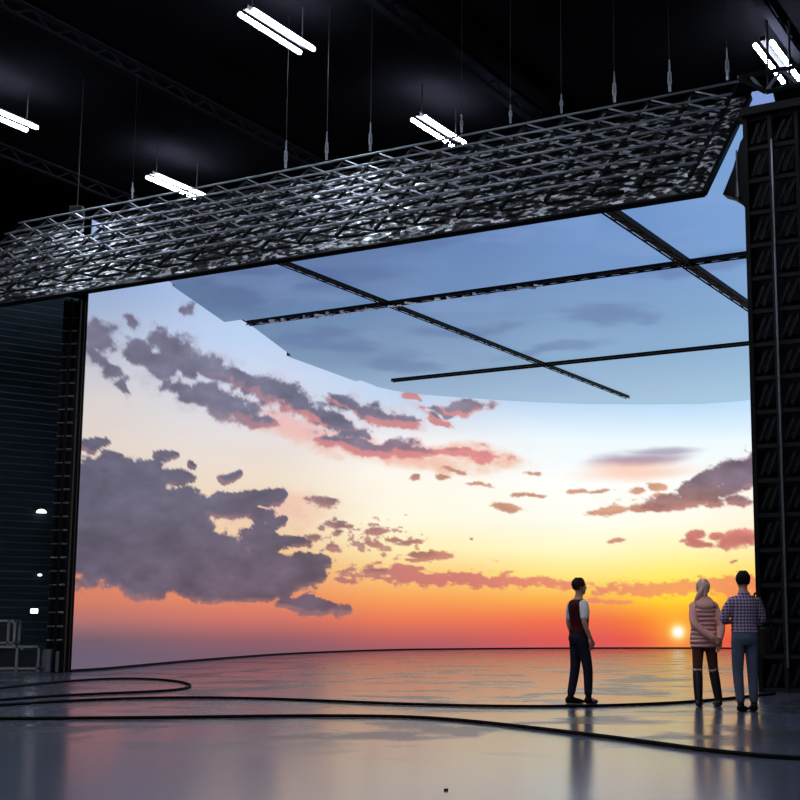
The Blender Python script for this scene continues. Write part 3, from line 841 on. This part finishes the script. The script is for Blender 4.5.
# ------------------------------------------------------------------ people
def solid(name, bm, m, parent, voxel=0.012, smooth=4):
    me = bpy.data.meshes.new(name); bmesh.ops.recalc_face_normals(bm, faces=bm.faces[:]); bm.to_mesh(me); bm.free()
    t = bpy.data.objects.new('t', me); C.objects.link(t)
    r = t.modifiers.new('r', 'REMESH'); r.mode = 'VOXEL'; r.voxel_size = voxel
    s = t.modifiers.new('s', 'SMOOTH'); s.factor = .5; s.iterations = smooth
    bpy.context.view_layer.update()
    out = bpy.data.meshes.new_from_object(t.evaluated_get(bpy.context.evaluated_depsgraph_get()))
    bpy.data.objects.remove(t)
    out.name = name; out.materials.clear(); out.materials.append(m)
    out.polygons.foreach_set('use_smooth', [True] * len(out.polygons))
    return link(bpy.data.objects.new(name, out), parent)
M_skin = mat('skin', (196, 140, 112), .55, noise=.08, nscale=20)
M_eye = mat('eye_white', (225, 225, 220), .3); M_lip = mat('lips', (150, 80, 75), .5)
def torso_rows(w=1.0, d=1.0, g=0.0, z0=0.84, z1=1.62, k=1.0):
    rows = [(0.84,.150,.105,0,-.01),(0.92,.172,.122,0,-.018),(1.00,.162,.112,0,-.01),(1.09,.146,.100,0,.0),(1.20,.158,.108,0,.0),(1.31,.176,.118,0,-.005),(1.39,.182,.108,0,-.015),
            (1.44,.160,.086,0,-.02),(1.475,.095,.068,0,-.018),(1.51,.058,.060,0,-.008),(1.56,.054,.058,0,.004),(1.62,.052,.056,0,.01)]
    return [(z * k, (a * w + g), (b * d + g), x, y) for z, a, b, x, y in rows if z0 <= z <= z1]
def head_rows(k=1.0, g=0.0, hx=0.0, hy=0.0):
    R = [(1.548,.028,.034,0,.050),(1.565,.046,.060,0,.030),(1.60,.060,.080,0,.016),(1.645,.071,.093,0,.008),(1.69,.076,.098,0,.0),(1.73,.070,.090,0,-.004),(1.76,.052,.066,0,-.006),(1.778,.026,.034,0,-.006)]
    return [(z * k, a + g, b + g, x + hx, y + hy) for z, a, b, x, y in R]
def add_head(bm, k, yaw):
    b2 = bmesh.new(); zloft(b2, head_rows(k), 24)
    zc = 1.66 * k
    add_limb(b2, [(0, .090, zc + .012), (0, .112, zc - .022)], [.009, .014], 8)      # nose
    add_ball(b2, (0, .088, zc - .056), .022, .012, .009)                              # lips
    add_ball(b2, (0, .078, zc - .09), .022, .018, .016)                               # chin
    for s in (-1, 1):
        add_ball(b2, (s * .077, -.008, zc - .005), .011, .02, .032)                   # ears
        add_ball(b2, (s * .034, .082, zc + .032), .024, .010, .008)                   # brow
        add_ball(b2, (s * .040, .066, zc - .028), .026, .022, .024)                   # cheeks
    R = Matrix.Rotation(yaw, 4, 'Z')
    for v in b2.verts: v.co = R @ v.co
    me = bpy.data.meshes.new('h'); b2.to_mesh(me); b2.free(); bm.from_mesh(me); bpy.data.meshes.remove(me)
def add_hand(bm, wr, d, palm, side, curl=.55, sc=1.0):
    """wrist point, direction of the fingers, palm normal (the side fingers curl to), thumb side"""
    wr = Vector(wr); d = Vector(d).normalized(); palm = Vector(palm); palm = (palm - d * palm.dot(d)).normalized()
    s = Vector(side); s = (s - d * s.dot(d) - palm * s.dot(palm)).normalized()
    add_loft(bm, [(wr - d * .01, s * .024, palm * .019), (wr + d * .02, s * .030, palm * .018), (wr + d * .055, s * .040, palm * .016), (wr + d * .09, s * .041, palm * .014), (wr + d * .10, s * .036, palm * .010)], 14)
    for i, (off, ln) in enumerate(((.030, .070), (.010, .080), (-.011, .075), (-.031, .058))):
        b0 = wr + d * .088 + s * off
        a1, a2 = curl * .5, curl * 1.4
        d1 = d * math.cos(a1) + palm * math.sin(a1); d2 = d * math.cos(a2) + palm * math.sin(a2)
        add_limb(bm, [b0, b0 + d1 * ln * .5, b0 + d1 * ln * .5 + d2 * ln * .5], [.0098, .009, .0075], 8)
    t0 = wr + d * .03 + s * .03; d1 = (d * .75 + s * .55 + palm * .25).normalized(); d2 = (d * .95 + s * .12 + palm * .3).normalized()
    add_limb(bm, [t0, t0 + d1 * .038, t0 + d1 * .038 + d2 * .034], [.013, .011, .009], 8)
def person(loc, rz, label, name, k, arms, legs, yaw, hands, tw=1.0, mats=None, body=None):
    o = thing('person', label, 'person', loc, rz)
    bm = bmesh.new()
    zloft(bm, torso_rows(tw, 1, 0, k=k)); add_head(bm, k, yaw)
    for sh, el, wr in arms: add_limb(bm, [sh, el, wr], [.046, .039, .027])
    for hp_, kn, an in legs: add_limb(bm, [hp_, kn, an], [.084, .056, .038])
    for h in hands: add_hand(bm, *h)
    for hp_, kn, an in legs: add_limb(bm, [an, Vector(an) + Vector((0, .04, -.035)), Vector(an) + Vector((0, .09, -.048))], [.034, .034, .026])
    solid('body', bm, M_skin, o, .0075, 2)
    R = Matrix.Rotation(yaw, 3, 'Z'); zc = 1.66 * k
    for s in (-1, 1):
        bm = bmesh.new(); add_ball(bm, R @ Vector((s * .033, .084, zc + .014)), .013, .010, .009, None, 12); obj('eye', bm, M_eye, o, True)
    bm = bmesh.new(); add_ball(bm, R @ Vector((0, .098, zc - .056)), .022, .006, .007, None, 12); obj('mouth', bm, M_lip, o, True)
    return o
def hair_cap(o, k, yaw, m, low=1.60, g=.016, voxel=.009, extra=None, front=.055):
    bm = bmesh.new()
    rows = [r for r in head_rows(k, g)]
    b2 = bmesh.new(); zloft(b2, [(z if i < len(rows) - 1 else z + g * .8, a, b, x, y) for i, (z, a, b, x, y) in enumerate(rows)], 28)
    R = Matrix.Rotation(yaw, 3, 'Z')
    # hairline: above the brow in front, down to the nape behind
    for v in b2.verts:
        lim = (low + .012) * k if v.co.y < 0 else (low + .02 + (v.co.y / .1) * .11) * k
        if v.co.z < lim: v.co.z = lim
        if v.co.y > front and v.co.z < 1.735 * k: v.co.y = front
        v.co = R @ v.co
    me = bpy.data.meshes.new('h'); b2.to_mesh(me); b2.free(); bm.from_mesh(me); bpy.data.meshes.remove(me)
    if extra: extra(bm)
    return solid('hair', bm, m, o, voxel, 3)
def shoes(o, legs, m, yaws, name='shoe', h=.0):
    for (hp_, kn, an), a in zip(legs, yaws):
        an = Vector(an); bm = bmesh.new()
        D = Vector((math.sin(a), math.cos(a), 0)); X = Vector((D.y, -D.x, 0)); b = Vector((an.x, an.y, 0))
        add_loft(bm, [(b - D * .075 + Vector((0, 0, .045)), X * .026, Vector((0, 0, .034))), (b - D * .05 + Vector((0, 0, .05)), X * .040, Vector((0, 0, .049))), (b + Vector((0, 0, .055)), X * .044, Vector((0, 0, .054))),
                      (b + D * .07 + Vector((0, 0, .042)), X * .046, Vector((0, 0, .041))), (b + D * .14 + Vector((0, 0, .032)), X * .047, Vector((0, 0, .031))), (b + D * .185 + Vector((0, 0, .026)), X * .034, Vector((0, 0, .024))), (b + D * .205 + Vector((0, 0, .022)), X * .014, Vector((0, 0, .014)))], 16)
        add_limb(bm, [b + Vector((0, 0, .05)), b + Vector((0, 0, .11))], [.045, .045])
        so = solid(name, bm, m, o, .010, 2)
        zmin = min(v.co.z for v in so.data.vertices)
        for v in so.data.vertices: v.co.z = max(v.co.z - zmin, 0.0)
def trousers(o, k, legs, m, tw, top=1.0, hem=.06, rr=(.098, .072, .058)):
    bm = bmesh.new()
    zloft(bm, torso_rows(tw, 1, .012, .84, top, k))
    for hp_, kn, an in legs:
        an = Vector(an); d = Vector(kn) - an
        e = an + d.normalized() * hem
        add_limb(bm, [hp_, kn, e], list(rr))
    return solid('trousers', bm, m, o, .011, 4)

# fabrics
M_maroon = mat('maroon_vest', (72, 12, 22), .7, spec=.12, noise=.25, nscale=9, bump=.3, bscale=60)
M_tee = mat('white_tee', (232, 226, 222), .8, spec=.12, noise=.05)
M_denim = mat('dark_denim', (36, 34, 46), .8, spec=.12, noise=.35, nscale=9, bump=.3, bscale=30)
M_denim2 = mat('blue_denim', (86, 92, 110), .8, spec=.12, noise=.3, nscale=8, bump=.3, bscale=30)
M_shoe = mat('black_leather', (12, 11, 12), .6, spec=.15, noise=.2)
M_brown = mat('brown_leggings', (98, 56, 48), .8, spec=.12, noise=.2, nscale=10)
M_boot = mat('dark_boot', (40, 30, 32), .45, noise=.2)
M_hairb = mat('brown_hair', (56, 24, 18), .7, spec=.15, noise=.4, nscale=40, stretch=(1, 1, .2))
M_hairk = mat('black_hair', (24, 16, 15), .7, spec=.15, noise=.4, nscale=40, stretch=(1, 1, .2))
M_blond = mat('pale_blond_hair', (226, 178, 160), .6, noise=.2, nscale=40, stretch=(1, 1, .2))
def quilt():
    m = mat('pink_quilted', (226, 150, 142), .7, spec=.15); nt = m.node_tree; b = nt.nodes['Principled BSDF']; L = nt.links.new
    tc = nd(m, 'ShaderNodeTexCoord'); w = nd(m, 'ShaderNodeTexWave', wave_type='BANDS', bands_direction='Z'); w.inputs['Scale'].default_value = 5.2; w.inputs['Distortion'].default_value = .8; w.inputs['Detail'].default_value = 1
    L(tc.outputs['Object'], w.inputs['Vector'])
    r = nd(m, 'ShaderNodeValToRGB'); r.color_ramp.elements[0].position = .0; r.color_ramp.elements[1].position = .28
    r.color_ramp.elements[0].color = (*lin((216, 142, 138)), 1); r.color_ramp.elements[1].color = (*lin((250, 190, 180)), 1)
    L(w.outputs['Fac'], r.inputs['Fac']); L(r.outputs['Color'], b.inputs['Base Color'])
    bp = nd(m, 'ShaderNodeBump'); bp.inputs['Distance'].default_value = .03; bp.inputs['Strength'].default_value = .7
    L(w.outputs['Fac'], bp.inputs['Height']); L(bp.outputs['Normal'], b.inputs['Normal'])
    return m
M_quilt = quilt(); M_sleeve = mat('pink_sleeve', (240, 172, 160), .7, spec=.15, noise=.1, nscale=14, bump=.5, bscale=24, stretch=(1, 1, 2))
def plaid():
    m = mat('plaid_cotton', (120, 110, 150), .8, spec=.12); nt = m.node_tree; b = nt.nodes['Principled BSDF']; L = nt.links.new
    tc = nd(m, 'ShaderNodeTexCoord')
    fs = []
    for ax in ('X', 'Z'):
        w = nd(m, 'ShaderNodeTexWave', wave_type='BANDS', bands_direction=ax); w.inputs['Scale'].default_value = 7.5; w.inputs['Distortion'].default_value = .3
        L(tc.outputs['Object'], w.inputs['Vector'])
        r = nd(m, 'ShaderNodeValToRGB'); r.color_ramp.interpolation = 'CONSTANT'; r.color_ramp.elements[0].position = 0; r.color_ramp.elements[1].position = .55
        L(w.outputs['Fac'], r.inputs['Fac']); fs.append(r)
    a = nd(m, 'ShaderNodeMix', data_type='RGBA'); a.inputs[6].default_value = (*lin((52, 44, 84)), 1); a.inputs[7].default_value = (*lin((150, 128, 160)), 1)
    L(fs[0].outputs['Color'], a.inputs['Factor'])
    c = nd(m, 'ShaderNodeMix', data_type='RGBA'); c.inputs[7].default_value = (*lin((206, 176, 190)), 1)
    mul = nd(m, 'ShaderNodeMath', operation='MULTIPLY'); mul.inputs[1].default_value = .6
    L(fs[1].outputs['Color'], mul.inputs[0]); L(mul.outputs[0], c.inputs['Factor']); L(a.outputs[2], c.inputs[6])
    L(c.outputs[2], b.inputs['Base Color'])
    return m
M_plaid = plaid()

# --- man in a dark red vest
k = .99
legs = [((-.085, -.01, .88), (-.10, -.015, .50), (-.115, -.085, .09)), ((.085, -.01, .88), (.10, .07, .50), (.115, .07, .09))]
arms = [((.178, -.02, 1.395), (.225, -.05, 1.13), (.232, .05, .90)), ((-.178, -.02, 1.395), (-.225, -.04, 1.13), (-.225, .06, .90))]
hands = [((.232, .05, .90), (-.02, .12, -1), (-1, 0, -.1), (0, 1, .1)), ((-.225, .06, .90), (.02, .12, -1), (1, 0, -.1), (0, 1, .1))]
p1 = person(floor_at(580, 703.5), math.radians(-62), 'person in a dark red vest, white sleeves and dark jeans, standing alone facing the sunset', 'a', k, arms, legs, math.radians(-8), hands, .95)
trousers(p1, k, legs, M_denim, .95)
bm = bmesh.new(); zloft(bm, torso_rows(.95, 1, .020, .95, 1.50, k)); solid('vest', bm, M_maroon, p1, .011, 3)
bm = bmesh.new(); zloft(bm, torso_rows(.95, 1, .010, 1.19, 1.50, k))
for sh, el, wr in arms: add_limb(bm, [Vector((sh[0] * .88, sh[1], sh[2] - .01)), Vector(sh).lerp(Vector(el), .3), Vector(sh).lerp(Vector(el), .66)], [.070, .068, .063])
solid('t_shirt', bm, M_tee, p1, .011, 3)
shoes(p1, legs, M_shoe, (.25, -.35))
hair_cap(p1, k, math.radians(-8), M_hairb)

# --- woman in a pink quilted jacket
k = .965
legs = [((-.085, -.01, .86), (-.095, .02, .48), (-.10, -.03, .09)), ((.085, -.01, .86), (.13, .03, .48), (.19, .02, .09))]
arms = [((-.160, -.03, 1.36), (-.165, -.19, 1.12), (.07, -.255, .92)), ((.160, -.03, 1.36), (.215, -.11, 1.10), (.165, -.20, .89))]
hands = [((.07, -.255, .92), (.8, .05, -.6), (0, 1, 0), (.3, 0, 1)), ((.165, -.20, .89), (-.1, .1, -1), (-.6, -.5, 0), (0, -1, 0))]
p2 = person(floor_at(705.5, 706.5), math.radians(4), 'person in a pink quilted jacket and tall dark boots, hands clasped behind the back', 'b', k, arms, legs, math.radians(14), hands, .86)
trousers(p2, k, legs, M_brown, .9, 1.0, .2, (.092, .064, .05))
bm = bmesh.new()
zloft(bm, [(.83 * k, .190, .150, 0, -.015)] + [(z, a + (.012 if z < 1.2 else 0), b + .012, x, y) for z, a, b, x, y in torso_rows(.92, 1.0, .030, .86, 1.50, k)])
solid('jacket', bm, M_quilt, p2, .011, 3)
for sh, el, wr in arms:
    bm = bmesh.new(); add_limb(bm, [(sh[0] * .86, sh[1], sh[2]), el, Vector(el).lerp(Vector(wr), .93)], [.064, .058, .046]); solid('sleeve', bm, M_sleeve, p2, .010, 3)
bm = bmesh.new()
add_loft(bm, [((0, -.11, 1.355 * k), (.05, 0, 0), (0, .03, .0)), ((0, -.125, 1.375 * k), (.115, 0, 0), (0, .045, .02)), ((0, -.12, 1.42 * k), (.140, 0, 0), (0, .07, .02)), ((0, -.085, 1.465 * k), (.138, 0, 0), (0, .095, .02)), ((0, -.04, 1.51 * k), (.115, 0, 0), (0, .095, .01)), ((0, -.015, 1.545 * k), (.085, 0, 0), (0, .075, 0))], 22)
solid('hood', bm, M_sleeve, p2, .011, 3)
for i, (hp_, kn, an) in enumerate(legs):
    bm = bmesh.new(); a, b_ = Vector(an), Vector(kn)
    add_limb(bm, [a, a.lerp(b_, .45), a.lerp(b_, .92)], [.054, .066, .070]); bt = solid('boot', bm, M_boot, p2, .011, 2)
    bm = bmesh.new(); c = a.lerp(b_, .99); d = (b_ - a).normalized(); add_bar(bm, c, c + d * .025, .072, 20, .070); obj('boot_cuff', bm, mat('boot_cuff', (196, 160, 150), .8), bt, True)
shoes(p2, legs, M_boot, (.35, -.05), 'boot_foot')
def pony(bm):
    add_limb(bm, [(-.03, -.09, 1.66 * k), (-.085, -.10, 1.56 * k), (-.115, -.075, 1.48 * k), (-.125, -.05, 1.41 * k)], [.034, .034, .028, .016])
    add_limb(bm, [(0, -.07, 1.62 * k), (0.01, -.07, 1.56 * k)], [.05, .04])
    add_ball(bm, (.03, -.03, 1.765 * k), .035, .04, .022)
hair_cap(p2, k, math.radians(14), M_blond, 1.58, .020, .009, pony, .05)

# --- man in a plaid shirt
k = 1.01
legs = [((-.09, -.01, .89), (-.095, .02, .51), (-.085, -.03, .09)), ((.09, -.01, .89), (.105, .02, .51), (.115, .02, .09))]
arms = [((-.188, -.02, 1.42), (-.275, .02, 1.16), (-.03, .235, 1.17)), ((.188, -.02, 1.42), (.262, .03, 1.15), (.03, .225, 1.12))]
hands = [((-.03, .235, 1.17), (1, -.1, .08), (0, -1, 0), (0, .3, 1)), ((.03, .225, 1.12), (-1, -.1, .08), (0, -1, 0), (0, .3, 1))]
p3 = person(floor_at(746.5, 711.5), math.radians(10), 'person in a checked short sleeved shirt and blue jeans, standing by the right tower', 'c', k, arms, legs, math.radians(-2), hands, 1.0)
trousers(p3, k, legs, M_denim2, 1.0, 1.02)
bm = bmesh.new(); zloft(bm, torso_rows(1.0, 1, .022, .97, 1.50, k))
for sh, el, wr in arms: add_limb(bm, [Vector((sh[0] * .86, sh[1], sh[2] - .015)), Vector(sh).lerp(Vector(el), .45), Vector(sh).lerp(Vector(el), .88)], [.068, .069, .064])
solid('shirt', bm, M_plaid, p3, .011, 3)
bm = bmesh.new(); add_loft(bm, [((0, -.02, 1.475 * k), (.085, 0, 0), (0, .08, 0)), ((0, -.012, 1.52 * k), (.072, 0, 0), (0, .075, .012)), ((0, -.01, 1.53 * k), (.06, 0, 0), (0, .066, .012))], 20)
solid('collar', bm, M_plaid, p3, .009, 1)
shoes(p3, legs, M_shoe, (.75, .1))
hair_cap(p3, k, math.radians(-2), M_hairk, 1.60, .020)
# the shoulder bag hanging at the right hip
bg = thing('shoulder_bag', 'black shoulder bag hanging at the right hip of the person in the checked shirt', 'bag', p3.location, p3.rotation_euler.z)
bm = bmesh.new(); add_box(bm, .285, -.03, .90, .10, .28, .36, None, .03); obj('pouch', bm, M_shoe, bg)
bm = bmesh.new(); add_limb(bm, [(.31, -.15, 1.05), (.29, -.16, 1.25), (.20, -.13, 1.44), (.15, -.03, 1.515), (.19, .09, 1.42), (.29, .13, 1.25), (.32, .11, 1.05)], [.014] * 7, 8); obj('strap', bm, M_shoe, bg, True)

# ------------------------------------------------------------------ world and colour
w = bpy.data.worlds.new('world'); SC.world = w; w.use_nodes = True
w.node_tree.nodes['Background'].inputs['Color'].default_value = (0.012, 0.014, 0.018, 1)
w.node_tree.nodes['Background'].inputs['Strength'].default_value = 0.3
SC.view_settings.view_transform = 'Standard'; SC.view_settings.look = 'None'
SC.view_settings.exposure = 0.0; SC.view_settings.gamma = 1.0; SC.view_settings.use_curve_mapping = False
SC.cycles.use_denoising = True
SC.cycles.max_bounces = 6
SC.cycles.sample_clamp_indirect = 6.0
